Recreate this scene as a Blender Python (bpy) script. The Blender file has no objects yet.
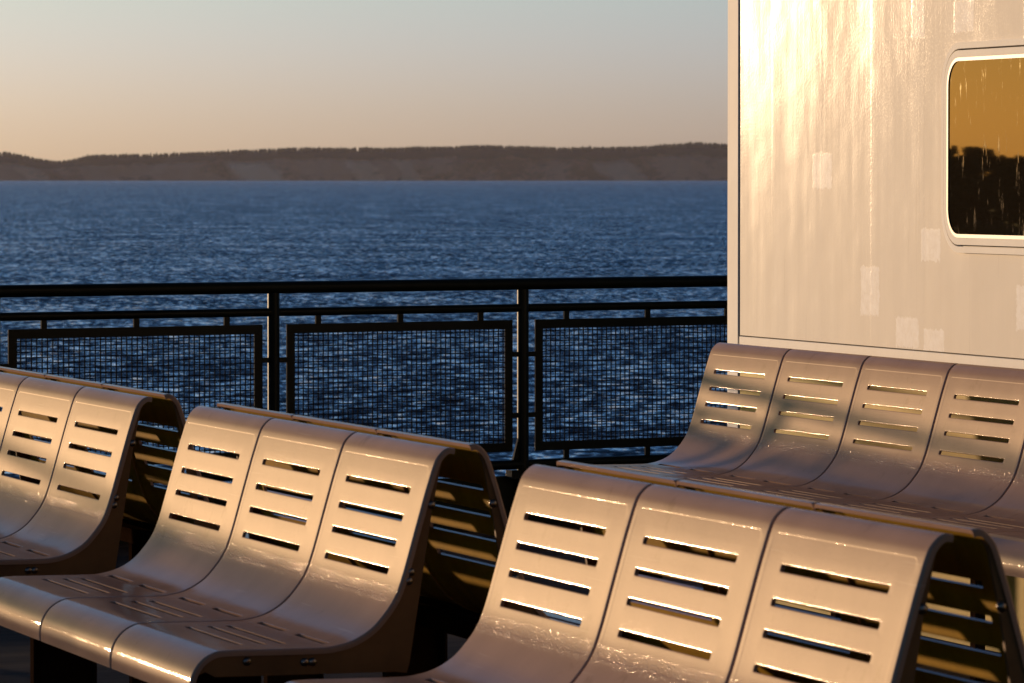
import bpy, bmesh, math, random
from mathutils import Vector, Matrix
from mathutils.geometry import delaunay_2d_cdt
R = math.radians
random.seed(7)
sc = bpy.context.scene
COL = sc.collection

# ------------------------------------------------------------------ measures
EYE = 1.38
SEA_Z = EYE - 7.5
TH = 1.26                       # direction of the bench rows
U = Vector((math.cos(TH), -math.sin(TH), 0))
V = Vector((-math.sin(TH), -math.cos(TH), 0))     # the way the seats face
W = 0.644                       # seat pitch
SUN_AZ = 36.5                   # degrees to the left of the view
SUN_EL = 3.1
SUN_DIR = Vector((-math.sin(R(SUN_AZ)) * math.cos(R(SUN_EL)), math.cos(R(SUN_AZ)) * math.cos(R(SUN_EL)), math.sin(R(SUN_EL))))

# ------------------------------------------------------------------ helpers
def link(name, me, mat=None, parent=None, loc=None, rotz=None):
    o = bpy.data.objects.new(name, me)
    COL.objects.link(o)
    if mat is not None and me is not None:
        for m in (mat if isinstance(mat, (list, tuple)) else [mat]):
            me.materials.append(m)
    if parent is not None:
        o.parent = parent
    if loc is not None:
        o.location = loc
    if rotz is not None:
        o.rotation_euler = (0, 0, rotz)
    return o

def bm_obj(name, bm, mat, parent=None, loc=None, rotz=None, smooth=False):
    me = bpy.data.meshes.new(name)
    bmesh.ops.recalc_face_normals(bm, faces=bm.faces[:])
    bm.to_mesh(me)
    bm.free()
    if smooth:
        me.polygons.foreach_set('use_smooth', [True] * len(me.polygons))
    return link(name, me, mat, parent, loc, rotz)

def tag(o, label, cat, group=None):
    o['label'] = label
    o['category'] = cat
    if group:
        o['group'] = group
    return o

def structure(o):
    o['kind'] = 'structure'
    return o

def box(bm, x0, x1, y0, y1, z0, z1, bev=0.0):
    vs = [bm.verts.new((x, y, z)) for x in (x0, x1) for y in (y0, y1) for z in (z0, z1)]
    fs = [bm.faces.new([vs[i] for i in q]) for q in ((0, 1, 3, 2), (4, 6, 7, 5), (0, 4, 5, 1), (2, 3, 7, 6), (0, 2, 6, 4), (1, 5, 7, 3))]
    if bev > 0:
        es = list({e for f in fs for e in f.edges})
        bmesh.ops.bevel(bm, geom=es, offset=bev, segments=2, affect='EDGES', profile=0.5)

def tube(bm, a, b, r, n=14):
    a = Vector(a); b = Vector(b)
    d = b - a
    q = d.to_track_quat('Z', 'Y').to_matrix().to_4x4()
    bmesh.ops.create_cone(bm, cap_ends=True, segments=n, radius1=r, radius2=r, depth=d.length,
                          matrix=Matrix.Translation((a + b) / 2) @ q)

def prism(bm, pts, axis, a, b):
    """polygon pts (2D) extruded along an axis from a to b. axis 'x': pts=(y,z); 'z': pts=(x,y); 'y': pts=(x,z)"""
    def P(p, t):
        return {'x': (t, p[0], p[1]), 'y': (p[0], t, p[1]), 'z': (p[0], p[1], t)}[axis]
    v0 = [bm.verts.new(P(p, a)) for p in pts]
    v1 = [bm.verts.new(P(p, b)) for p in pts]
    bm.faces.new(v0); bm.faces.new(list(reversed(v1)))
    n = len(pts)
    for i in range(n):
        bm.faces.new((v0[i], v1[i], v1[(i + 1) % n], v0[(i + 1) % n]))

def rrect(x0, x1, y0, y1, r, n=5):
    out = []
    for cx, cy, a0 in ((x1 - r, y1 - r, 0), (x0 + r, y1 - r, 90), (x0 + r, y0 + r, 180), (x1 - r, y0 + r, 270)):
        for k in range(n + 1):
            a = R(a0 + 90 * k / n)
            out.append((cx + r * math.cos(a), cy + r * math.sin(a)))
    return out

# ------------------------------------------------------------------ materials
class NT:
    def __init__(s, name):
        s.m = bpy.data.materials.new(name); s.m.use_nodes = True
        s.t = s.m.node_tree; s.n = s.t.nodes; s.l = s.t.links
        s.p = s.n['Principled BSDF']
    def new(s, t, **kw):
        n = s.n.new(t)
        for k, v in kw.items():
            if k.startswith('i_'):
                n.inputs[k[2:].replace('_', ' ')].default_value = v
            else:
                setattr(n, k, v)
        return n
    def link(s, a, b): s.l.new(a, b)
    def coord(s, scale=(1, 1, 1), out='Object', loc=(0, 0, 0)):
        tc = s.new('ShaderNodeTexCoord'); mp = s.new('ShaderNodeMapping')
        mp.inputs['Scale'].default_value = scale; mp.inputs['Location'].default_value = loc
        s.link(tc.outputs[out], mp.inputs['Vector'])
        return mp.outputs['Vector']
    def noise(s, vec, scale, detail=3, rough=.5, col=False, dist=0):
        n = s.new('ShaderNodeTexNoise'); n.inputs['Scale'].default_value = scale
        n.inputs['Detail'].default_value = detail; n.inputs['Roughness'].default_value = rough
        n.inputs['Distortion'].default_value = dist
        s.link(vec, n.inputs['Vector'])
        return n.outputs['Color' if col else 'Fac']
    def ramp(s, fac, stops):
        r = s.new('ShaderNodeValToRGB'); e = r.color_ramp.elements
        while len(e) < len(stops): e.new(.5)
        for i, (p, c) in enumerate(stops):
            e[i].position = p
            e[i].color = (c, c, c, 1) if not isinstance(c, (tuple, list)) else (*c, 1)
        s.link(fac, r.inputs['Fac'])
        return r.outputs['Color']
    def math(s, op, a, b=None, c=None, clamp=False):
        n = s.new('ShaderNodeMath', operation=op, use_clamp=clamp)
        for i, v in enumerate((a, b, c)):
            if v is None: continue
            if isinstance(v, (int, float)): n.inputs[i].default_value = v
            else: s.link(v, n.inputs[i])
        return n.outputs[0]
    def mix(s, fac, a, b):
        n = s.new('ShaderNodeMix', data_type='RGBA')
        for nm, v in (('Factor', fac), ('A', a), ('B', b)):
            sock = [i for i in n.inputs if i.name == nm and (i.type == 'RGBA' or nm == 'Factor')][0]
            if isinstance(v, (int, float)): sock.default_value = v
            elif isinstance(v, tuple): sock.default_value = (*v, 1)
            else: s.link(v, sock)
        return [o for o in n.outputs if o.type == 'RGBA'][0]
    def bump(s, h, strength, dist, normal=None):
        b = s.new('ShaderNodeBump'); b.inputs['Strength'].default_value = strength; b.inputs['Distance'].default_value = dist
        s.link(h, b.inputs['Height'])
        if normal is not None: s.link(normal, b.inputs['Normal'])
        return b.outputs['Normal']
    def set(s, **kw):
        for k, v in kw.items():
            i = s.p.inputs[k.replace('_', ' ')]
            if hasattr(v, 'is_linked') or hasattr(v, 'links'): s.link(v, i)
            elif isinstance(v, tuple) and len(v) == 3: i.default_value = (*v, 1)
            else: i.default_value = v
        return s

BR, BF, FLAKE = .045, .34, .0165
def mat_bench():
    a = NT('bench_paint')
    tc = a.new('ShaderNodeTexCoord')
    oi = a.new('ShaderNodeObjectInfo')
    va = a.new('ShaderNodeVectorMath', operation='ADD')
    cb = a.new('ShaderNodeCombineXYZ')
    for k in range(3): a.link(a.math('MULTIPLY', oi.outputs['Random'], 13.7 * (k + 1)), cb.inputs[k])
    a.link(tc.outputs['Object'], va.inputs[0]); a.link(cb.outputs[0], va.inputs[1])
    v = va.outputs[0]
    big = a.noise(v, 5, 4, .55)
    fine = a.noise(v, 60, 4, .6)
    col = a.mix(a.ramp(big, [(.35, 0), (.7, 1)]), (.41, .250, .170), (.48, .295, .202))
    dirt = a.ramp(a.noise(v, 9, 6, .7), [(.60, 0), (.72, 1)])
    col = a.mix(a.math('MULTIPLY', dirt, .5), col, (.24, .13, .06))
    # dried salt spray and small chips
    vo = a.new('ShaderNodeTexVoronoi'); vo.inputs['Scale'].default_value = 190
    a.link(v, vo.inputs['Vector'])
    spots = a.ramp(vo.outputs['Distance'], [(.12, 1), (.42, 0)])
    patch = a.ramp(a.noise(v, 11, 4, .65), [(.50, 0), (.62, 1)])
    # droplets dried along the top and bottom of the pressed panel
    sz = a.new('ShaderNodeSeparateXYZ'); a.link(tc.outputs['Object'], sz.inputs[0])
    def band(zc, hw):
        q = a.new('ShaderNodeMapRange', interpolation_type='SMOOTHSTEP'); q.inputs['From Min'].default_value = hw; q.inputs['From Max'].default_value = hw * .3
        a.link(a.math('ABSOLUTE', a.math('SUBTRACT', sz.outputs['Z'], zc)), q.inputs['Value']); return q.outputs[0]
    bands = band(.582, .022)
    bands = a.math('MULTIPLY', bands, a.ramp(a.noise(v, 7, 3, .6), [(.34, 0), (.50, 1)]))
    patch = bands
    salt = a.math('MULTIPLY', spots, patch)
    col = a.mix(a.math('MULTIPLY', salt, .5), col, (.62, .54, .45))
    # fine scratches, each seat its own
    sc_ = None
    for ang, k in ((.35, 3.0), (-.9, 5.0), (1.4, 7.0)):
        ms = a.new('ShaderNodeMapping'); ms.inputs['Rotation'].default_value = (0, ang, 0); ms.inputs['Scale'].default_value = (3, 3, 150); ms.inputs['Location'].default_value = (k, k, k)
        a.link(v, ms.inputs['Vector'])
        q = a.ramp(a.noise(ms.outputs[0], 1, 2, .5), [(.70, 0), (.74, 1)])
        sc_ = q if sc_ is None else a.math('MAXIMUM', sc_, q)
    sc_ = a.math('MULTIPLY', sc_, a.ramp(a.noise(v, 4, 2, .5), [(.45, 0), (.6, 1)]))
    col = a.mix(a.math('MULTIPLY', sc_, .30), col, (.62, .46, .34))
    rough = a.math('MULTIPLY_ADD', fine, .10, .20)
    rough = a.math('MULTIPLY_ADD', big, .08, rough)
    # vertical brushed streaks + orange peel
    mp = a.new('ShaderNodeMapping'); mp.inputs['Scale'].default_value = (140, 6, 6); a.link(v, mp.inputs['Vector'])
    streak = a.noise(mp.outputs[0], 1, 3, .6)
    n = a.bump(a.noise(v, 170, 3, .55), .18, .0006)
    n = a.bump(streak, .2, .0007, n)
    n = a.bump(salt, .9, .0009, n)
    n = a.bump(a.noise(v, 3.2, 2, .5), .16, .010, n)
    # satin metallic paint: body colour under a thin glossy film
    a.set(Base_Color=col, Roughness=.75, Normal=n)
    a.p.inputs['Specular IOR Level'].default_value = .0
    gl = a.new('ShaderNodeBsdfGlossy', distribution='BECKMANN'); gl.inputs['Color'].default_value = (1, .93, .86, 1)
    a.link(n, gl.inputs['Normal'])
    a.link(a.math('MULTIPLY_ADD', big, .08, a.math('MULTIPLY_ADD', fine, .06, BR)), gl.inputs['Roughness'])
    fr = a.new('ShaderNodeFresnel'); fr.inputs['IOR'].default_value = 1.38; a.link(n, fr.inputs['Normal'])
    mx = a.new('ShaderNodeMixShader'); a.link(a.math('MULTIPLY', fr.outputs[0], BF), mx.inputs[0])
    a.link(a.p.outputs[0], mx.inputs[1]); a.link(gl.outputs[0], mx.inputs[2])
    # metallic flakes: a weak, broad lobe
    fk = a.new('ShaderNodeBsdfGlossy', distribution='BECKMANN'); fk.inputs['Color'].default_value = (1, .90, .78, 1)
    fk.inputs['Roughness'].default_value = .40; a.link(n, fk.inputs['Normal'])
    m2 = a.new('ShaderNodeMixShader'); m2.inputs[0].default_value = FLAKE
    a.link(mx.outputs[0], m2.inputs[1]); a.link(fk.outputs[0], m2.inputs[2])
    a.link(m2.outputs[0], a.n['Material Output'].inputs['Surface'])
    return a.m

def mat_simple(name, col, rough=.5, metal=0, bump=0, bscale=80, var=.25, vscale=6, spec=.3):
    a = NT(name)
    v = a.coord()
    f = a.noise(v, vscale, 4, .6)
    c = a.mix(a.ramp(f, [(.3, 0), (.7, 1)]), tuple(x * (1 - var) for x in col), tuple(min(1, x * (1 + var)) for x in col))
    a.set(Base_Color=c, Roughness=rough, Metallic=metal)
    a.p.inputs['Specular IOR Level'].default_value = spec
    if bump: a.set(Normal=a.bump(a.noise(v, bscale, 3, .6), .5, bump))
    return a.m

M = {}
M['bench'] = mat_bench()
M['inner'] = mat_simple('bench_inner_sunlit_amber', (.40, .22, .004), .7, 0, .0005, spec=.03)  # amber of the sunlit strips put into the inner faces' colour
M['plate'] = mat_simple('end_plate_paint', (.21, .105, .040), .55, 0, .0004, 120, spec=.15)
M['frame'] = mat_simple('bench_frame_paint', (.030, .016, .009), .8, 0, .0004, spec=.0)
M['bolt'] = mat_simple('bolt_steel', (.25, .22, .20), .28, 1.0)
M['rail'] = mat_simple('rail_paint', (.0035, .005, .0035), .45, 0, .0006, 60, .3, 6, .10)
M['wire'] = mat_simple('mesh_wire', (.006, .006, .006), .7, spec=.05)
M['cream'] = mat_simple('cream_frame_paint', (.95, .89, .78), .65, 0, .0005, 90, .05, spec=.12)
M['rubber'] = mat_simple('black_gasket', (.012, .011, .010), .45)
M['base_sunlit'] = mat_simple('base_panel_sunlit_amber', (.66, .44, .06), .7, 0, .001, 30, .12)  # yellow light low on the wall painted into the base panel's colour
M['roof'] = mat_simple('roof_paint', (.35, .34, .32), .6)

ANISO = .55
def mat_wall():
    a = NT('deckhouse_paint')
    v = a.coord()
    sep = a.new('ShaderNodeSeparateXYZ'); a.link(v, sep.inputs[0])
    X, Z = sep.outputs['X'], sep.outputs['Z']
    wob = a.noise(v, 45, 4, .65)
    wx = a.math('MULTIPLY_ADD', wob, .035, -.0175)
    Xn = a.math('ADD', X, wx); Zn = a.math('ADD', Z, wx)
    def rect(x0, x1, z0, z1, e=.004):
        def ss(val, lo):
            m = a.new('ShaderNodeMapRange', interpolation_type='SMOOTHSTEP')
            m.inputs['From Min'].default_value = lo - e; m.inputs['From Max'].default_value = lo + e
            a.link(val, m.inputs['Value'])
            return m.outputs[0]
        a1 = a.math('SUBTRACT', ss(Xn, x0), ss(Xn, x1))
        a2 = a.math('SUBTRACT', ss(Zn, z0), ss(Zn, z1))
        return a.math('MULTIPLY', a1, a2)
    patches = None
    for r in ((.775, .94, 1.345, 1.455), (1.19, 1.34, .955, 1.105), (1.48, 1.66, .865, .955), (1.68, 1.83, 1.13, 1.225),
              (1.93, 2.08, 1.81, 1.90), (1.60, 1.70, 1.80, 1.93), (2.40, 2.62, .94, 1.07), (1.70, 1.86, .86, .925)):
        q = rect(*r)
        patches = q if patches is None else a.math('MAXIMUM', patches, q)
    # long vertical bands of repainting
    bands = None
    for x0, x1, k in ((.407, .854, .5), (1.27, 1.70, .8), (2.45, 3.2, .6), (3.9, 4.6, .5), (5.6, 6.4, .7), (8, 9.1, .5)):
        q = a.math('MULTIPLY', rect(x0, x1, -.5, 5, .006), k)
        bands = q if bands is None else a.math('MAXIMUM', bands, q)
    st = a.new('ShaderNodeMapping'); st.inputs['Scale'].default_value = (9, 1, .7); a.link(v, st.inputs['Vector'])
    streak = a.noise(st.outputs[0], 1.6, 6, .65)
    st2 = a.new('ShaderNodeMapping'); st2.inputs['Scale'].default_value = (26, 1, 1.1); a.link(v, st2.inputs['Vector'])
    streak2 = a.noise(st2.outputs[0], 1.0, 4, .6)
    mott = a.noise(v, 3.2, 6, .6)
    grit = a.noise(v, 130, 3, .6)
    col = a.mix(a.ramp(streak, [(.30, 0), (.75, 1)]), (.725, .65, .545), (.775, .70, .595))
    col = a.mix(a.math('MULTIPLY', bands, .28), col, (.74, .68, .60))
    col = a.mix(a.math('MULTIPLY', a.ramp(mott, [(.5, 0), (.75, 1)]), .35), col, (.62, .55, .47))
    col = a.mix(a.math('MULTIPLY', a.ramp(streak2, [(.60, 0), (.64, 1)]), .15), col, (.42, .34, .27))
    pn = a.math('MULTIPLY', patches, a.ramp(a.noise(v, 30, 4, .7), [(.3, .45), (.6, 1)]))
    col = a.mix(a.math('MULTIPLY', pn, .85), col, (.98, .95, .90))
    rough = a.math('MULTIPLY_ADD', streak, .22, .20)
    rough = a.math('MULTIPLY_ADD', patches, .12, rough)
    n = a.bump(a.noise(v, 1.6, 3, .5), .26, .016)
    n = a.bump(streak2, .05, .0025, n)
    n = a.bump(a.math('MULTIPLY', bands, 1.0), .25, .0008, n)
    n = a.bump(patches, .12, .0005, n)
    n = a.bump(grit, .20, .0009, n)
    a.set(Base_Color=col, Roughness=rough, Normal=n)
    a.p.inputs['Specular IOR Level'].default_value = .08
    a.p.inputs['Roughness'].default_value = .6
    for l in list(a.p.inputs['Roughness'].links): a.l.remove(l)
    gl = a.new('ShaderNodeBsdfGlossy', distribution='BECKMANN')
    a.link(n, gl.inputs['Normal'])
    gr = a.math('MULTIPLY_ADD', streak, .10, .10)
    tg = a.new('ShaderNodeTangent', direction_type='RADIAL', axis='Z'); a.link(tg.outputs[0], gl.inputs['Tangent'])
    gl.inputs['Anisotropy'].default_value = ANISO
    a.link(gr, gl.inputs['Roughness'])
    mx = a.new('ShaderNodeMixShader')
    a.link(a.math('MULTIPLY_ADD', patches, .003, .0062), mx.inputs[0])
    a.link(a.p.outputs[0], mx.inputs[1]); a.link(gl.outputs[0], mx.inputs[2])
    a.link(mx.outputs[0], a.n['Material Output'].inputs['Surface'])
    return a.m
M['wall'] = mat_wall()

def mat_glass():
    a = NT('tinted_window_glass')
    v = a.coord()
    st = a.new('ShaderNodeMapping'); st.inputs['Scale'].default_value = (5, 1, 1.2); st.inputs['Rotation'].default_value = (0, .5, 0)
    a.link(v, st.inputs['Vector'])
    sm = a.ramp(a.noise(st.outputs[0], 5, 6, .75), [(.57, 0), (.70, 1)])
    n = a.bump(a.noise(v, 1.8, 1, .4), .12, .003)
    a.set(Base_Color=a.mix(a.math('MULTIPLY', sm, .55), (.022, .016, .009), (.60, .46, .30)), Roughness=.5, Normal=n)
    a.p.inputs['Specular IOR Level'].default_value = .0
    gl = a.new('ShaderNodeBsdfGlossy', distribution='GGX'); gl.inputs['Color'].default_value = (.90, .82, .50, 1)
    a.link(a.math('MULTIPLY_ADD', sm, .10, .012), gl.inputs['Roughness']); a.link(n, gl.inputs['Normal'])
    mx = a.new('ShaderNodeMixShader'); mx.inputs[0].default_value = .22
    a.link(a.p.outputs[0], mx.inputs[1]); a.link(gl.outputs[0], mx.inputs[2])
    a.link(mx.outputs[0], a.n['Material Output'].inputs['Surface'])
    return a.m
M['glass'] = mat_glass()

def mat_deck():
    a = NT('deck_paint')
    v = a.coord()
    w = a.new('ShaderNodeMapping'); w.inputs['Rotation'].default_value = (0, 0, -R(34.77)); a.link(v, w.inputs['Vector'])
    s = a.new('ShaderNodeMapping'); s.inputs['Scale'].default_value = (.25, 2.2, 1); a.link(w.outputs[0], s.inputs['Vector'])
    f = a.noise(s.outputs[0], 2.4, 5, .65)
    g = a.noise(v, 160, 3, .6)
    col = a.mix(a.ramp(f, [(.38, 0), (.62, 1)]), (.03, .02, .014), (.075, .05, .034))
    a.p.inputs['Specular IOR Level'].default_value = .03
    a.set(Base_Color=col, Roughness=a.math('MULTIPLY_ADD', f, .2, .75),
          Normal=a.bump(a.noise(w.outputs[0], 4, 4, .6), .5, .006, a.bump(g, .5, .0015)))
    return a.m
M['deck'] = mat_deck()
M['hull'] = mat_simple('hull_paint', (.65, .65, .62), .45, 0, .002, 8, .06, .6)

def mat_sea():
    a = NT('sea_water')
    v = a.coord()
    def slopes(scale, amp, detail=3, stretch=(1, 1, 1)):
        m = a.new('ShaderNodeMapping'); m.inputs['Scale'].default_value = stretch; m.inputs['Rotation'].default_value = (0, 0, R(20)); a.link(v, m.inputs['Vector'])
        c = a.noise(m.outputs[0], scale, detail, .55, col=True)
        s1 = a.new('ShaderNodeVectorMath', operation='SUBTRACT'); a.link(c, s1.inputs[0]); s1.inputs[1].default_value = (.5, .5, .5)
        s2 = a.new('ShaderNodeVectorMath', operation='SCALE'); a.link(s1.outputs[0], s2.inputs[0]); s2.inputs['Scale'].default_value = amp
        return s2.outputs[0]
    def add(x, y):
        n = a.new('ShaderNodeVectorMath', operation='ADD'); a.link(x, n.inputs[0]); a.link(y, n.inputs[1]); return n.outputs[0]
    sl = add(slopes(4.2, .9, 3, (1, .8, 1)), slopes(1.6, 1.2, 3, (1, .6, 1)))
    sl = add(sl, slopes(.12, .22, 2, (1, .5, 1)))
    wind = a.noise(a.coord((.004, .016, 1)), 1, 4, .6)
    amp = a.ramp(wind, [(.30, .88), (.70, 1.10)])
    ss = a.new('ShaderNodeVectorMath', operation='MULTIPLY'); a.link(sl, ss.inputs[0]); a.link(amp, ss.inputs[1])
    fl = a.new('ShaderNodeVectorMath', operation='MULTIPLY'); a.link(ss.outputs[0], fl.inputs[0]); fl.inputs[1].default_value = (1, 1, 0)
    up = a.new('ShaderNodeVectorMath', operation='ADD'); a.link(fl.outputs[0], up.inputs[0]); up.inputs[1].default_value = (0, -.255, 1)
    nm = a.new('ShaderNodeVectorMath', operation='NORMALIZE'); a.link(up.outputs[0], nm.inputs[0])
    a.set(Base_Color=(.008, .022, .038), Roughness=.07, IOR=1.333, Normal=nm.outputs[0])
    return a.m
M['sea'] = mat_sea()

def mat_hill():
    a = NT('bluff_ground')
    v = a.coord()
    sep = a.new('ShaderNodeSeparateXYZ'); a.link(v, sep.inputs[0])
    att = a.new('ShaderNodeAttribute', attribute_name='rise')
    m = a.new('ShaderNodeMapping'); m.inputs['Scale'].default_value = (1, 1, .6); a.link(v, m.inputs['Vector'])
    n1 = a.noise(m.outputs[0], .012, 5, .6)
    edge = a.math('ADD', att.outputs['Fac'], a.math('MULTIPLY_ADD', n1, .5, -.25))
    veg = a.ramp(edge, [(.60, 0), (.72, 1)])
    veg2 = a.ramp(a.noise(v, .006, 5, .65), [(.46, 0), (.56, .85)])
    vegm = a.math('MAXIMUM', veg, veg2)
    # bare sand slides on the bluff face, sunlight put into their colour
    wx = a.math('MULTIPLY_ADD', a.noise(v, .012, 3, .6), 90, a.math('MULTIPLY_ADD', sep.outputs['Z'], 1.1, sep.outputs['X']))
    sl = None
    for x0, hw, k in ((-560, 75, 1.0), (-300, 40, .6), (-190, 30, .5), (330, 60, .6), (-1120, 40, .4)):
        q = a.new('ShaderNodeMapRange', interpolation_type='SMOOTHSTEP'); q.inputs['From Min'].default_value = hw; q.inputs['From Max'].default_value = hw * .5; q.inputs['To Max'].default_value = k
        a.link(a.math('ABSOLUTE', a.math('SUBTRACT', wx, x0)), q.inputs['Value'])
        sl = q.outputs[0] if sl is None else a.math('MAXIMUM', sl, q.outputs[0])
    low = a.ramp(edge, [(.55, 1), (.70, 0)])
    sl = a.math('MULTIPLY', sl, low)
    sand = a.mix(a.noise(m.outputs[0], .03, 4, .6), (.46, .23, .15), (.58, .31, .21))
    grn = a.mix(a.noise(v, .05, 4, .6), (.008, .008, .007), (.018, .015, .012))
    a.set(Base_Color=a.mix(sl, a.mix(vegm, sand, grn), (.95, .62, .42)), Roughness=.95)
    return a.m
M['hill'] = mat_hill()
M['leaf'] = mat_simple('evergreen_foliage', (.035, .045, .022), .85, 0, 0, 1, .4, .2)

# ------------------------------------------------------------------ seat shell
PROF = [(-.069, .8618), (-.062, .8632), (-.053, .8628), (-.042, .856), (-.031, .843), (-.0235, .825), (-.0165, .803), (-.008, .776),
        (.0140, .699), (.036, .622), (.052, .580), (.074, .547), (.101, .519), (.136, .499), (.175, .489), (.21, .487),
        (.30, .487), (.385, .487), (.412, .482), (.434, .468), (.449, .447), (.456, .423), (.456, .398)]
def catmull(P, n=10):
    out = []
    for i in range(len(P) - 1):
        p0 = Vector(P[max(i - 1, 0)]); p1 = Vector(P[i]); p2 = Vector(P[i + 1]); p3 = Vector(P[min(i + 2, len(P) - 1)])
        for k in range(n):
            t = k / n
            out.append(.5 * ((2 * p1) + (-p0 + p2) * t + (2 * p0 - 5 * p1 + 4 * p2 - p3) * t * t + (-p0 + 3 * p1 - 3 * p2 + p3) * t ** 3))
    out.append(Vector(P[-1]))
    return out
CURVE = catmull(PROF)
ARC = [0.0]
for i in range(1, len(CURVE)):
    ARC.append(ARC[-1] + (CURVE[i] - CURVE[i - 1]).length)
SL = ARC[-1]
def at_s(s):
    s = min(max(s, 0), SL)
    lo, hi = 0, len(ARC) - 1
    while hi - lo > 1:
        m = (lo + hi) // 2
        if ARC[m] <= s: lo = m
        else: hi = m
    f = (s - ARC[lo]) / max(1e-9, ARC[hi] - ARC[lo])
    return CURVE[lo].lerp(CURVE[hi], f)
def tan_s(s):
    return (at_s(s + .004) - at_s(s - .004)).normalized()
def s_of(z=None, v=None):
    best = None
    for i, c in enumerate(CURVE):
        if z is not None:
            if v is None and c[0] > .12: continue
            if c[0] < -.03 and z < .84: continue
            d = abs(c[1] - z)
        else:
            if c[1] > .49 and v > .14: continue
            if c[1] < .46: continue
            d = abs(c[0] - v) + (0 if c[1] < .55 else 1)
        if best is None or d < best[0]: best = (d, ARC[i])
    return best[1]

GAP = .005
SW = W - GAP
SLOT_H = .0118
SLOTS = []
for i in range(4):
    s = s_of(z=.776 - .0514 * i)
    SLOTS.append((.138 * W, .834 * W, s - SLOT_H / 2, s + SLOT_H / 2))
for t0, t1 in ((.13, .435), (.57, .90)):
    s = s_of(v=.158); SLOTS.append((t0 * W, t1 * W, s - .006, s + .006))
for vv in (.238, .281, .324):
    s = s_of(v=vv); SLOTS.append((.17 * W, .82 * W, s - .006, s + .006))
PANEL = (.036 * W, .952 * W, s_of(z=.826), s_of(z=.576))
def sstep(x): x = min(max(x, 0), 1); return x * x * (3 - 2 * x)
def sdf_rr(x, y, x0, x1, y0, y1, r):
    cx, cy = (x0 + x1) / 2, (y0 + y1) / 2
    qx, qy = abs(x - cx) - (x1 - x0) / 2 + r, abs(y - cy) - (y1 - y0) / 2 + r
    return min(max(qx, qy), 0) + math.hypot(max(qx, 0), max(qy, 0)) - r
ER = .007
def height(x, s):
    h = 0.0
    d = min(x, SW - x)
    if d < ER:
        d = max(d, .0003)
        h -= ER - math.sqrt(max(0, ER * ER - (ER - d) ** 2))
    e = sdf_rr(x, s, *PANEL, .016)
    h -= .00024 * sstep(.5 - e / .0024)           # pressed-in panel
    for sl in SLOTS:                             # slot edges rolled inwards
        if sl[2] - .01 < s < sl[3] + .01:
            ds = sdf_rr(x, s, *sl, .0045)
            if ds < .0018:
                t = 1 - max(ds, 0) / .0018
                h -= .0004 * t * t
    return h
def surf(x, s):
    p = at_s(s); t = tan_s(s)
    n = Vector((-t[1], t[0])) if True else None   # (v,z) normal
    if n[0] * .5 + n[1] < 0: n = -n
    # the seat side of the sheet: towards +v on the back, up on the seat
    h = height(x, s)
    q = p + n * h
    return Vector((x, -q[0], q[1])), n
def nrm(x, s):
    e = .0006
    a = surf(min(x + e, SW - .0003), s)[0] - surf(max(x - e, .0003), s)[0]
    b = surf(x, s + e)[0] - surf(x, s - e)[0]
    n = a.cross(b)
    n2 = surf(x, s)[1]
    ref = Vector((0, -n2[0], n2[1]))
    if n.dot(ref) < 0: n = -n
    return n.normalized()

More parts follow.
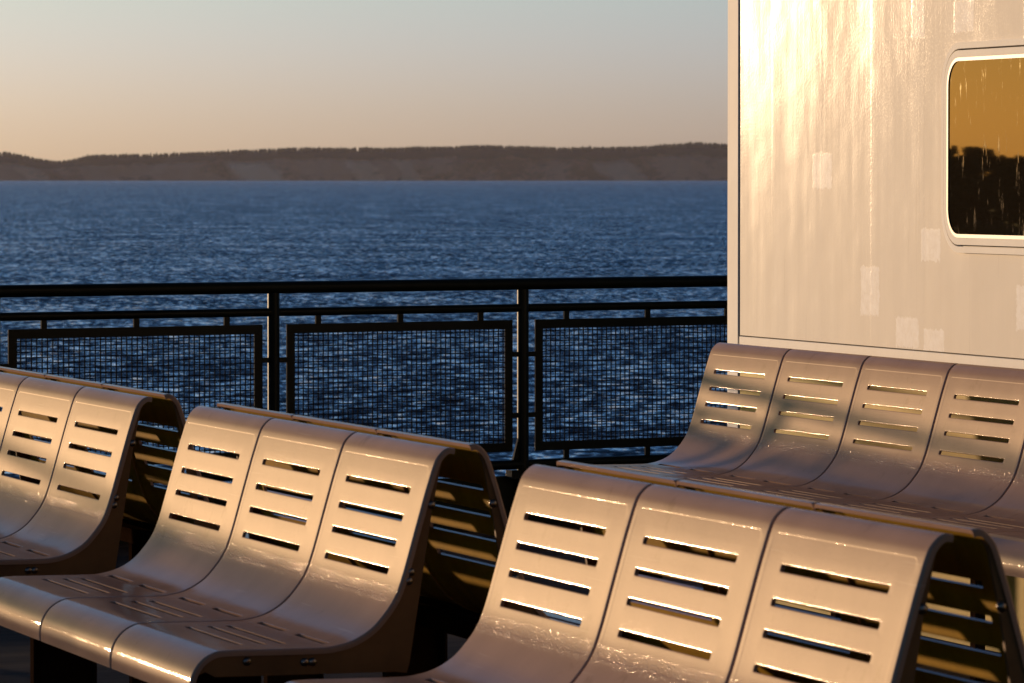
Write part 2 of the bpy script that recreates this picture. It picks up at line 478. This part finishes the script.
def shell_mesh():
    pts, edges = [], []
    def poly(P):
        b = len(pts)
        pts.extend(Vector(p) for p in P)
        n = len(P)
        edges.extend((b + i, b + (i + 1) % n) for i in range(n))
    def line(a, b):
        k = len(pts); pts.extend((Vector(a), Vector(b))); edges.append((k, k + 1))
    poly([(0, 0), (SW, 0), (SW, SL), (0, SL)])
    for d in (.0008, .002, .0038, ER):
        line((d, 0), (d, SL)); line((SW - d, 0), (SW - d, SL))
    s = .004
    while s < SL - .003:
        line((0, s), (SW, s))
        z = at_s(s); zz = at_s(s + .01)
        curv = abs(tan_s(s).angle(tan_s(min(s + .01, SL))))
        s += .005 if curv > .12 else (.008 if curv > .03 else .02)
    for sl in SLOTS:
        for g in (0, .0006, .0012, .0019):
            poly(rrect(sl[0] - g, sl[1] + g, sl[2] - g, sl[3] + g, .0045 + g, 4))
    for g in (-.0014, -.0007, 0, .0007, .0014):
        poly(rrect(PANEL[0] - g, PANEL[1] + g, PANEL[2] - g, PANEL[3] + g, .016 + g, 6))
    for k in range(1, 8):
        line((SW * k / 8, 0), (SW * k / 8, SL))
    vs, es, fs = delaunay_2d_cdt(pts, edges, [], 0, 1e-6)[:3]
    T = .0065
    bm = bmesh.new()
    top = [None] * len(vs); bot = [None] * len(vs); N = [None] * len(vs)
    keep = []
    for f in fs:
        c = sum((vs[i] for i in f), Vector((0, 0))) / len(f)
        if not (0 < c[0] < SW and 0 < c[1] < SL): continue
        if any(sdf_rr(c[0], c[1], *sl, .0045) < -1e-5 for sl in SLOTS): continue
        keep.append(f)
    for f in keep:
        for i in f:
            if top[i] is None:
                x, s = vs[i]
                p, n2 = surf(x, s)
                N[i] = nrm(x, s)
                top[i] = bm.verts.new(p)
                bot[i] = bm.verts.new(p - Vector((0, -n2[0], n2[1])) * T)
    nl = []   # per-face list of normals
    cnt = {}
    for f in keep:
        a, b, c = (top[i] for i in f)
        fn = (b.co - a.co).cross(c.co - a.co)
        ff = list(f) if fn.dot(N[f[0]]) > 0 else list(reversed(f))
        try: F = bm.faces.new([top[i] for i in ff])
        except ValueError: continue
        F.material_index = 0; nl.append([N[i] for i in ff])
        rf = list(reversed(ff))
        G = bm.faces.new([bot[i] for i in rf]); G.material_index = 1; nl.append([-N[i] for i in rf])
        for k in range(3):
            e = (ff[k], ff[(k + 1) % 3])
            key = tuple(sorted(e))
            cnt.setdefault(key, []).append(e)
    for key, L in cnt.items():
        if len(L) == 1:
            i, j = L[0]
            q = [top[j], top[i], bot[i], bot[j]]
            F = bm.faces.new(q); F.material_index = 0
            F.normal_update()
            nl.append([F.normal.copy()] * 4)
    me = bpy.data.meshes.new('seat_shell')
    bm.to_mesh(me); bm.free()
    me.polygons.foreach_set('use_smooth', [True] * len(me.polygons))
    flat = [tuple(n) for f in nl for n in f]
    me.normals_split_custom_set(flat)
    return me

SHELL = shell_mesh()
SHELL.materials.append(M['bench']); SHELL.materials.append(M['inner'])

def plate_outline():
    out = []
    s = .018
    while s < SL - .035:
        p = at_s(s); t = tan_s(s); n = Vector((-t[1], t[0]))
        if n[0] * .5 + n[1] < 0: n = -n
        q = p - n * .0072
        out.append((q[0], q[1]))
        s += .01
    inner = [(.424, .447), (.405, .437), (.05, .437), (.028, .434), (.022, .455), (-.022, .74), (-.041, .833), (-.046, .846)]
    return out + inner

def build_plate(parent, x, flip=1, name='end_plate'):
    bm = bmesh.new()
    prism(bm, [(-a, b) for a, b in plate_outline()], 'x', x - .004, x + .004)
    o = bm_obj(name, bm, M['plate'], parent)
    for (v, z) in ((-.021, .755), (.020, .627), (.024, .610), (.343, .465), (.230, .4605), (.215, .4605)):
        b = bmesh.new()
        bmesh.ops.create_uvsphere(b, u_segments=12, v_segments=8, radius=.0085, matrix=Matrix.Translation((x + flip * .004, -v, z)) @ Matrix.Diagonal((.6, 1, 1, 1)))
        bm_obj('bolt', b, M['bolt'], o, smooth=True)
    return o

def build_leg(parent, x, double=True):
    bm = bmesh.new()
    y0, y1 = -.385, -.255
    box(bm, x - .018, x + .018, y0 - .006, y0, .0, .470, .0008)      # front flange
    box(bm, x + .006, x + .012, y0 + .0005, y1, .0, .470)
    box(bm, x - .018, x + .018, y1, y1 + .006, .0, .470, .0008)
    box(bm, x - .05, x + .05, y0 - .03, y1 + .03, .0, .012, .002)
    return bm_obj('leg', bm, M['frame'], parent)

def copy_tree(o, parent=None):
    c = o.copy(); COL.objects.link(c); c.parent = parent
    for ch in list(o.children):
        copy_tree(ch, c)
    return c

CY = .083       # local y of the middle plane between the two backs
def build_bench(n, double):
    root = bpy.data.objects.new('double_bench' if double else 'long_bench', None)
    COL.objects.link(root)
    L = n * W
    for k in range(n):
        link('seat_shell', SHELL, None, root, (k * W + GAP / 2, 0, 0))
        if double:
            o = link('seat_shell', SHELL, None, root, ((k + 1) * W - GAP / 2, 2 * CY, .0065), math.pi)
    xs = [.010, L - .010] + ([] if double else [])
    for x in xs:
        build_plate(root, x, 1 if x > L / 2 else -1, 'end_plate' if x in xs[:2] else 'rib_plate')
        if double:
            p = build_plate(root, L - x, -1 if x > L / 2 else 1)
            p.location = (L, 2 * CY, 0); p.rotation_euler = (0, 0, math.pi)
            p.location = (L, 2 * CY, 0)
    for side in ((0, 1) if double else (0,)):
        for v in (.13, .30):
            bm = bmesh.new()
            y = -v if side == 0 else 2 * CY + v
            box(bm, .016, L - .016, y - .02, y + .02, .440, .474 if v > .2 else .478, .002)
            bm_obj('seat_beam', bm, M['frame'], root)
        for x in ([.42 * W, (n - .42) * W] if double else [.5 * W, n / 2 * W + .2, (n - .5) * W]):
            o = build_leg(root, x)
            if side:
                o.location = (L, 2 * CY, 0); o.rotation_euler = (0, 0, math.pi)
    if not double:
        for x in (.5 * W, n / 2 * W + .2, (n - .5) * W):
            bm = bmesh.new()
            box(bm, x - .02, x + .02, .02, .05, .0, .46, .002)
            bm_obj('rear_leg', bm, M['frame'], root)
    return root

def place(root, ox, oy, label, group=None):
    root.location = (ox, oy, 0); root.rotation_euler = (0, 0, -TH)
    root.location -= U * (.014 if group else .020)
    tag(root, label, 'bench', group)

S = 1.15
proto = build_bench(3, True)
GRP = 'back to back three seat benches in a row'
place(proto, -.00831 * S, 8.1026 * S, 'nearest three seat slotted metal bench, its open end plate at the lower right', GRP)
b2 = copy_tree(proto)
place(b2, -.6601 * S, 10.188 * S, 'middle bench of the row, its full seat and rounded front edge showing at lower left', GRP)
b3 = copy_tree(proto)
place(b3, -1.3024 * S, 12.188 * S, 'farthest bench of the row, brown stained seat backs cut off by the left edge', GRP)
lb = build_bench(6, False)
place(lb, .5216 * S, 14.104 * S, 'long slotted metal bench standing with its back to the cream deckhouse wall')

# ------------------------------------------------------------------ deckhouse
CORNER = (.71821, 17.2201, 0)
def build_house():
    root = bpy.data.objects.new('deckhouse', None); COL.objects.link(root)
    root.location = CORNER; root.rotation_euler = (0, 0, -TH)
    L, D, HH = 14.0, 3.6, 2.75
    tag(root, 'cream painted steel deckhouse with patched wall and round cornered tinted window', 'deckhouse')
    # wall panel with window openings (front face on local y=0, facing -y)
    wins = [(1.863 + 2.6 * k, 3.05 + 2.6 * k, 1.158, 1.778) for k in range(4)]
    pts, edges = [], []
    def poly(P):
        b = len(pts); pts.extend(Vector(p) for p in P); n = len(P)
        edges.extend((b + i, b + (i + 1) % n) for i in range(n))
    poly([(.112, .86), (L, .86), (L, HH), (.112, HH)])
    for w in wins: poly(rrect(w[0] + .02, w[1] - .02, w[2] + .02, w[3] - .02, .11, 8))
    vs, es, fs = delaunay_2d_cdt(pts, edges, [], 0, 1e-6)[:3]
    bm = bmesh.new(); bv = [bm.verts.new((v[0], 0, v[1])) for v in vs]
    for f in fs:
        c = sum((vs[i] for i in f), Vector((0, 0))) / 3
        if any(sdf_rr(c[0], c[1], w[0] + .02, w[1] - .02, w[2] + .02, w[3] - .02, .11) < -1e-4 for w in wins): continue
        bm.faces.new([bv[i] for i in f])
    r = bmesh.ops.extrude_face_region(bm, geom=bm.faces[:])
    for g in r['geom']:
        if isinstance(g, bmesh.types.BMVert): g.co.y += .03
    bm_obj('wall_panel', bm, M['wall'], root)
    bm = bmesh.new(); box(bm, 0, .102, -.004, .03, 0, HH, .002); bm_obj('corner_trim', bm, M['cream'], root)
    bm = bmesh.new(); box(bm, .1025, .1115, .006, .028, 0, HH); bm_obj('corner_seam', bm, M['rubber'], root)
    bm = bmesh.new(); box(bm, .112, L, -.003, .03, .775, .8565, .002); bm_obj('base_trim', bm, M['cream'], root)
    bm = bmesh.new(); box(bm, .112, L, .0, .03, .0, .7745); bm_obj('base_panel', bm, M['base_sunlit'], root)
    bm = bmesh.new(); box(bm, 0, .03, .031, D, 0, HH); bm_obj('end_wall', bm, M['wall'], root)
    bm = bmesh.new(); box(bm, L - .03, L, .031, D, 0, HH); bm_obj('end_wall', bm, M['wall'], root)
    bm = bmesh.new(); box(bm, .031, L - .031, D - .03, D, 0, HH); bm_obj('rear_wall', bm, M['wall'], root)
    bm = bmesh.new(); box(bm, -.03, L + .03, -.03, D + .03, HH + .001, HH + .08, .01); bm_obj('roof', bm, M['roof'], root)
    for w in wins:
        fr = bmesh.new()
        def ring(bm, A, B, ya, yb):
            n = len(A)
            a0 = [bm.verts.new((p[0], ya, p[1])) for p in A]; b0 = [bm.verts.new((p[0], ya, p[1])) for p in B]
            a1 = [bm.verts.new((p[0], yb, p[1])) for p in A]; b1 = [bm.verts.new((p[0], yb, p[1])) for p in B]
            for i in range(n):
                j = (i + 1) % n
                bm.faces.new((a0[i], a0[j], b0[j], b0[i])); bm.faces.new((a1[j], a1[i], b1[i], b1[j]))
                bm.faces.new((a0[j], a0[i], a1[i], a1[j])); bm.faces.new((b0[i], b0[j], b1[j], b1[i]))
        def grow(g, r): return rrect(w[0] + g, w[1] - g, w[2] + g, w[3] - g, r, 8)
        ring(fr, grow(.0, .13), grow(.0185, .1115), -.012, -.0005)
        ring(fr, grow(.0235, .1065), grow(.044, .086), -.0135, .020)
        es = [e for e in fr.edges if e.is_manifold and e.calc_face_angle(0) > .9]
        bmesh.ops.bevel(fr, geom=es, offset=.0022, segments=2, affect='EDGES')
        win = bm_obj('window', fr, M['cream'], root)
        g = bmesh.new(); ring(g, grow(.0445, .0855), grow(.055, .075), -.0135, .018); bm_obj('gasket', g, M['rubber'], win)
        p = bmesh.new(); prism(p, grow(.0555, .0745), 'y', -.0105, .004); bm_obj('pane', p, M['glass'], win)
build_house()

# ------------------------------------------------------------------ railing
RK = 1.2
RA = Vector((-1.57897 * RK, 16.0 * RK, 0)); RANG = R(34.7676)
def build_rail():
    K = RK
    def zz(z): return EYE - (EYE - z) * K
    root = bpy.data.objects.new('deck_railing', None); COL.objects.link(root)
    root.location = RA; root.rotation_euler = (0, 0, RANG)
    tag(root, 'dark green pipe railing with wire mesh panels along the deck edge', 'railing')
    s0, s1 = -15.2, 9.0
    for nm, z, r in (('top_rail', 1.029, .0195), ('middle_rail', .950, .0135), ('bottom_rail', .433, .016)):
        bm = bmesh.new(); tube(bm, (s0, 0, zz(z)), (s1, 0, zz(z)), r * K, 20)
        bm_obj(nm, bm, M['rail'], root, smooth=False)
    bm = bmesh.new(); box(bm, s0, s1, .031, .040, .0, zz(.395), .001); bm_obj('toe_plate', bm, M['rail'], root)
    posts = [K * p for p in [-12.02 + k for k in range(12)] + [-.021, .995, 1.966, 2.986, 3.99, 4.99, 5.99, 6.99]]
    for s in posts:
        bm = bmesh.new()
        tube(bm, (s, 0, .0), (s, 0, zz(1.012)), .0195 * K, 16)
        prism(bm, [(s - .025, zz(.448)), (s - .050, zz(.448)), (s - .025, zz(.52))], 'y', -.005, .005)
        box(bm, s - .062, s - .014, -.014, .0305, zz(.385), zz(.415), .002)
        box(bm, s - .06, s + .06, -.06, .030, .0, .010, .002)
        bm_obj('post', bm, M['rail'], root)
    far = bmesh.new()
    z0, z1, t = zz(.476), zz(.911), .030 * K
    for pa, pb in zip(posts[:-1], posts[1:]):
        a, b = pa + .049 * K, pb - .043 * K
        seen = -1.5 < pa < 3.8
        fr = bmesh.new()
        box(fr, a, b, -.0035, .0035, z1 - t, z1, .0008); box(fr, a, b, -.0035, .0035, z0, z0 + t, .0008)
        box(fr, a, a + t, -.0033, .0033, z0 + t, z1 - t); box(fr, b - t, b, -.0033, .0033, z0 + t, z1 - t)
        f = bm_obj('mesh_frame', fr, M['rail'], root)
        w = b - a
        bl = []
        for q in (.14, .50, .86):
            x = a + w * q
            bl.append((x - .016, x + .008, -.004, .004, z1, zz(.940)))
            bl.append((x - .016, x + .008, -.004, .004, zz(.445), z0))
        for z in (zz(.797), zz(.596)):
            bl.append((a - .037, a, -.004, .004, z - .010, z + .010))
            bl.append((b, b + .030, -.004, .004, z - .010, z + .010))
        for q in bl:
            if seen:
                st = bmesh.new(); box(st, *q); bm_obj('bracket', st, M['rail'], f)
            else:
                box(far, *q)
        m = bmesh.new()
        c = .019 * K; r = .0016 * K
        x = a + t + c * .7
        while x < b - t:
            box(m, x - r, x + r, -.0031, .0001, z0 + t - .003, z1 - t + .003); x += c
        c = .0171 * K
        z = z0 + t + c * .5
        while z < z1 - t:
            box(m, a + t - .003, b - t + .003, -.0001, .0031, z - r, z + r); z += c
        bm_obj('wire_mesh', m, M['wire'], f)
    o = bm_obj('bracket', far, M['rail'], root); o['kind'] = 'stuff'
build_rail()

# ------------------------------------------------------------------ deck and hull
def railpt(s, n):
    e = Vector((math.cos(RANG), math.sin(RANG))); m = Vector((-math.sin(RANG), math.cos(RANG)))
    p = Vector((RA.x, RA.y)) + e * s + m * n
    return (p.x, p.y)
poly = [railpt(-15.4, .09), railpt(9.2, .09), railpt(13, -3), railpt(13, -38), railpt(-15.4, -38)]
bm = bmesh.new(); prism(bm, poly, 'z', -.12, 0)
structure(bm_obj('deck', bm, M['deck']))
poly2 = [railpt(-15.3, .04), railpt(9.1, .04), railpt(12.9, -3), railpt(12.9, -37.8), railpt(-15.3, -37.8)]
bm = bmesh.new(); prism(bm, poly2, 'z', SEA_Z - .6, -.121)
structure(bm_obj('hull', bm, M['hull']))

# ------------------------------------------------------------------ sea
bm = bmesh.new()
vs = [bm.verts.new(p) for p in ((-13800, -4000, SEA_Z), (13800, -4000, SEA_Z), (13800, 13800, SEA_Z), (-13800, 13800, SEA_Z))]
bm.faces.new(vs)
structure(bm_obj('sea', bm, M['sea']))

# ------------------------------------------------------------------ far bluffs
HD = 12700.0
SKY = [(0, 152), (30, 157.5), (56, 160), (70, 158.6), (85, 155), (126, 153), (148, 153.8), (178, 152), (230, 150), (289, 147), (315, 147),
       (380, 147.5), (410, 146.3), (434, 146), (471, 144.7), (527, 145.6), (560, 147), (635, 146), (672, 143.5), (705, 142), (726, 143.2)]
def topz(x):
    px = 512 + x / HD * 5189
    if px <= SKY[0][0]: y = 152 + 4 * math.sin((px) / 90) - 2 * math.sin(px / 31)
    elif px >= SKY[-1][0]: y = 143.2 + 3 * math.sin((px - 726) / 70)
    else:
        for (a, ya), (b, yb) in zip(SKY[:-1], SKY[1:]):
            if a <= px <= b:
                y = ya + (yb - ya) * (px - a) / (b - a); break
    return EYE + (177.4 - y) / 5189 * (HD + 130)
from mathutils import noise as mn
def hill():
    bm = bmesh.new()
    lay = bm.verts.layers.float.new('rise')
    xs = [-4200 + i * 9.0 for i in range(int(8000 / 9))]
    rows = [(0, 0), (8, .04), (25, .16), (45, .32), (62, .5), (85, .66), (105, .80), (130, .92), (160, .97), (400, 1.0), (1000, .8), (1050, -.1)]
    grid = []
    for x in xs:
        T = topz(x) - SEA_Z - 7
        col = []
        for dy, f in rows:
            g = mn.fractal(Vector((x * .006, f * 1.2, 3.1)), 1.0, 2.0, 4) * 30 * (1 if f < .95 else .5)
            g += mn.fractal(Vector((x * .03, f * 2, 9.1)), 1.0, 2.0, 3) * 10
            g *= min(1, f * 6 + .15)
            z = SEA_Z - 1 + (T + 1) * f + (mn.noise(Vector((x * .02, dy * .02, 0))) * 3 if f > .1 else 0)
            v = bm.verts.new((x, HD + dy + g, z)); v[lay] = f
            col.append(v)
        grid.append(col)
    for i in range(len(grid) - 1):
        for j in range(len(rows) - 1):
            bm.faces.new((grid[i][j], grid[i + 1][j], grid[i + 1][j + 1], grid[i][j + 1]))
    structure(bm_obj('hills', bm, M['hill'], smooth=True))
    # trees along the crest
    tm = bmesh.new()
    rnd = random.Random(3)
    for i in range(9000):
        x = rnd.uniform(-4150, 3750)
        y = HD + rnd.choice((120, 150, 190, 260)) + rnd.uniform(-12, 12)
        clump = mn.noise(Vector((x * .01, 4, 2)))
        h = rnd.uniform(7, 10) * (1 + .25 * clump) * (1.4 if rnd.random() < .02 else 1)
        base = topz(x) - 8.5
        r = h * rnd.uniform(.2, .32)
        n = 5
        a0 = rnd.random() * 6
        ring = [tm.verts.new((x + r * math.cos(a0 + k * 6.283 / n), y + r * math.sin(a0 + k * 6.283 / n), base + h * .15)) for k in range(n)]
        top = tm.verts.new((x + rnd.uniform(-.6, .6), y, base + h)); bt = tm.verts.new((x, y, base - 6))
        for k in range(n):
            tm.faces.new((ring[k], ring[(k + 1) % n], top)); tm.faces.new((ring[(k + 1) % n], ring[k], bt))
    o = bm_obj('far_woodland', tm, M['leaf']); o['kind'] = 'stuff'
    tag(o, 'far-off dark evergreen wood along the crest of the bluffs', 'woodland')
hill()

# ------------------------------------------------------------------ wooded shore out to the left (seen in the window's reflection)
def shore():
    bm = bmesh.new()
    def P(az, d): return Vector((-math.sin(R(az)) * d, math.cos(R(az)) * d, 0))
    n = 60
    A = []
    for i in range(n + 1):
        az = 20 + 45 * i / n
        d0 = 585 + 18 * mn.noise(Vector((i * .3, 0, 0)))
        r = []
        for dd, z in ((0, SEA_Z - .3), (8, SEA_Z + .9), (60, SEA_Z + 2.2), (220, SEA_Z + 2.5), (224, SEA_Z - 1)):
            p = P(az, d0 + dd); r.append(bm.verts.new((p.x, p.y, z)))
        A.append(r)
    for i in range(n):
        for j in range(4):
            bm.faces.new((A[i][j], A[i + 1][j], A[i + 1][j + 1], A[i][j + 1]))
    structure(bm_obj('shore', bm, M['leaf']))
    rnd = random.Random(11)
    tm = bmesh.new()
    for i in range(800):
        az = rnd.uniform(21, 64); d = 600 + rnd.uniform(0, 90)
        c = P(az, d); base = SEA_Z + 1.5
        h = rnd.uniform(7.2, 9.6) * (1 + .12 * mn.noise(Vector((az * .9, 1, 5))))
        if rnd.random() < .08: h *= 1.12
        w = h * rnd.uniform(.3, .5)
        for k in range(110):
            f = rnd.random() ** .8
            rr = w * (1 - .75 * f) * math.sqrt(rnd.random())
            a = rnd.random() * 6.283
            p = Vector((c.x + rr * math.cos(a), c.y + rr * math.sin(a), base + h * (.04 + .94 * f)))
            s = h * rnd.uniform(.045, .085)
            q = Matrix.Rotation(rnd.random() * 6.3, 3, 'Z') @ Matrix.Rotation(rnd.uniform(-1.2, 1.2), 3, 'X')
            tm.faces.new([tm.verts.new(p + q @ Vector(t) * s) for t in ((-1, 0, -.8), (1, 0, -.5), (.7, 0, .8), (-.6, 0, .7))])
        q = .25
        prism(tm, [(c.x - q, c.y - q), (c.x + q, c.y - q), (c.x, c.y + q)], 'z', base - 1, base + h * .7)
    o = bm_obj('shore_woodland', tm, M['leaf']); o['kind'] = 'stuff'
    tag(o, 'dark wooded shoreline mirrored in the tinted window glass', 'woodland')
shore()

# ------------------------------------------------------------------ haze
HAZE = 1.0e-5
if HAZE:
    bm = bmesh.new(); box(bm, -14000, 14000, -4200, 14000, SEA_Z - 1.6, 130)
    a = NT('haze_air'); a.n.remove(a.p)
    pv = a.new('ShaderNodeVolumePrincipled'); pv.inputs['Density'].default_value = HAZE
    pv.inputs['Color'].default_value = (.88, .86, .98, 1); pv.inputs['Anisotropy'].default_value = .3
    a.link(pv.outputs[0], a.n['Material Output'].inputs['Volume'])
    o = bm_obj('haze', bm, a.m); o['kind'] = 'stuff'
    tag(o, 'thin evening haze over the water in front of the bluffs', 'haze')

# ------------------------------------------------------------------ light, sky, camera
w = bpy.data.worlds.new('World'); sc.world = w; w.use_nodes = True
nt = w.node_tree
sky = nt.nodes.new('ShaderNodeTexSky'); sky.sky_type = 'NISHITA'; sky.sun_disc = False
sky.sun_elevation = R(SUN_EL); sky.sun_rotation = R(-SUN_AZ)
sky.altitude = 0; sky.air_density = 1.0; sky.dust_density = 1.0; sky.ozone_density = 1.2
# evening air colour: peach at the horizon, grey-green just above it, blue higher up
tcw = nt.nodes.new('ShaderNodeTexCoord'); sp = nt.nodes.new('ShaderNodeSeparateXYZ'); nt.links.new(tcw.outputs['Generated'], sp.inputs[0])
rw = nt.nodes.new('ShaderNodeValToRGB'); e = rw.color_ramp.elements
STOPS = [(0.0, (1.92, 3.36, 26.)), (.035, (1.62, 2.95, 12.4)), (.12, (1.45, 3.5, 8.8)), (.40, (.78, 1.6, 3.1)), (1.0, (.42, .80, 1.6))]
while len(e) < len(STOPS): e.new(.5)
for i, (p_, c_) in enumerate(STOPS):
    e[i].position = p_; e[i].color = (*[x / 30 for x in c_], 1)
nt.links.new(sp.outputs['Z'], rw.inputs['Fac'])
mw = nt.nodes.new('ShaderNodeVectorMath'); mw.operation = 'MULTIPLY'
nt.links.new(sky.outputs[0], mw.inputs[0]); nt.links.new(rw.outputs['Color'], mw.inputs[1])
mw2 = nt.nodes.new('ShaderNodeVectorMath'); mw2.operation = 'SCALE'; mw2.inputs['Scale'].default_value = 30
nt.links.new(mw.outputs[0], mw2.inputs[0])
# the side of the sky away from the sun is dimmer and more mauve
dp = nt.nodes.new('ShaderNodeVectorMath'); dp.operation = 'DOT_PRODUCT'; dp.inputs[1].default_value = (SUN_DIR.x, SUN_DIR.y, 0)
nt.links.new(tcw.outputs['Generated'], dp.inputs[0])
mr = nt.nodes.new('ShaderNodeMapRange'); mr.interpolation_type = 'SMOOTHSTEP'
mr.inputs['From Min'].default_value = -.5; mr.inputs['From Max'].default_value = .45
nt.links.new(dp.outputs['Value'], mr.inputs['Value'])
mc = nt.nodes.new('ShaderNodeMix'); mc.data_type = 'RGBA'
mc.inputs[6].default_value = (.60, .40, .30, 1); mc.inputs[7].default_value = (1, 1, 1, 1)
nt.links.new(mr.outputs[0], mc.inputs[0])
mw3 = nt.nodes.new('ShaderNodeVectorMath'); mw3.operation = 'MULTIPLY'
nt.links.new(mw2.outputs[0], mw3.inputs[0]); nt.links.new(mc.outputs[2], mw3.inputs[1])
# sky round the sun dimmed and warmed to cut the sheen on the seats
mr2 = nt.nodes.new('ShaderNodeMapRange'); mr2.interpolation_type = 'SMOOTHSTEP'
mr2.inputs['From Min'].default_value = .87; mr2.inputs['From Max'].default_value = .99
nt.links.new(dp.outputs['Value'], mr2.inputs['Value'])
mc2 = nt.nodes.new('ShaderNodeMix'); mc2.data_type = 'RGBA'
mc2.inputs[6].default_value = (1, 1, 1, 1); mc2.inputs[7].default_value = (.40, .28, .16, 1)
nt.links.new(mr2.outputs[0], mc2.inputs[0])
mw4 = nt.nodes.new('ShaderNodeVectorMath'); mw4.operation = 'MULTIPLY'
nt.links.new(mw3.outputs[0], mw4.inputs[0]); nt.links.new(mc2.outputs[2], mw4.inputs[1])
nt.links.new(mw4.outputs[0], nt.nodes['Background'].inputs['Color'])
nt.nodes['Background'].inputs['Strength'].default_value = .06

sl = bpy.data.lights.new('sun', 'SUN'); sl.energy = 4.5; sl.angle = R(.8); sl.color = (1.0, .675, .39)
so = bpy.data.objects.new('sun', sl); COL.objects.link(so)
so.rotation_euler = SUN_DIR.to_track_quat('Z', 'Y').to_euler()
so.location = (0, 0, 30)

cam = bpy.data.cameras.new('camera'); cam.sensor_width = 36; cam.lens = 5189 / 1024 * 36
cam.clip_start = .1; cam.clip_end = 60000
cam.dof.use_dof = True; cam.dof.focus_distance = 17.0; cam.dof.aperture_fstop = 25
co = bpy.data.objects.new('camera', cam); COL.objects.link(co)
co.location = (0, 0, EYE); co.rotation_euler = (R(90) - .0316, 0, 0)
sc.camera = co
vs_ = sc.view_settings
vs_.view_transform = 'Standard'; vs_.look = 'None'; vs_.gamma = 1; vs_.exposure = 0.0
sc.cycles.max_bounces = 8
sc.cycles.volume_bounces = 0
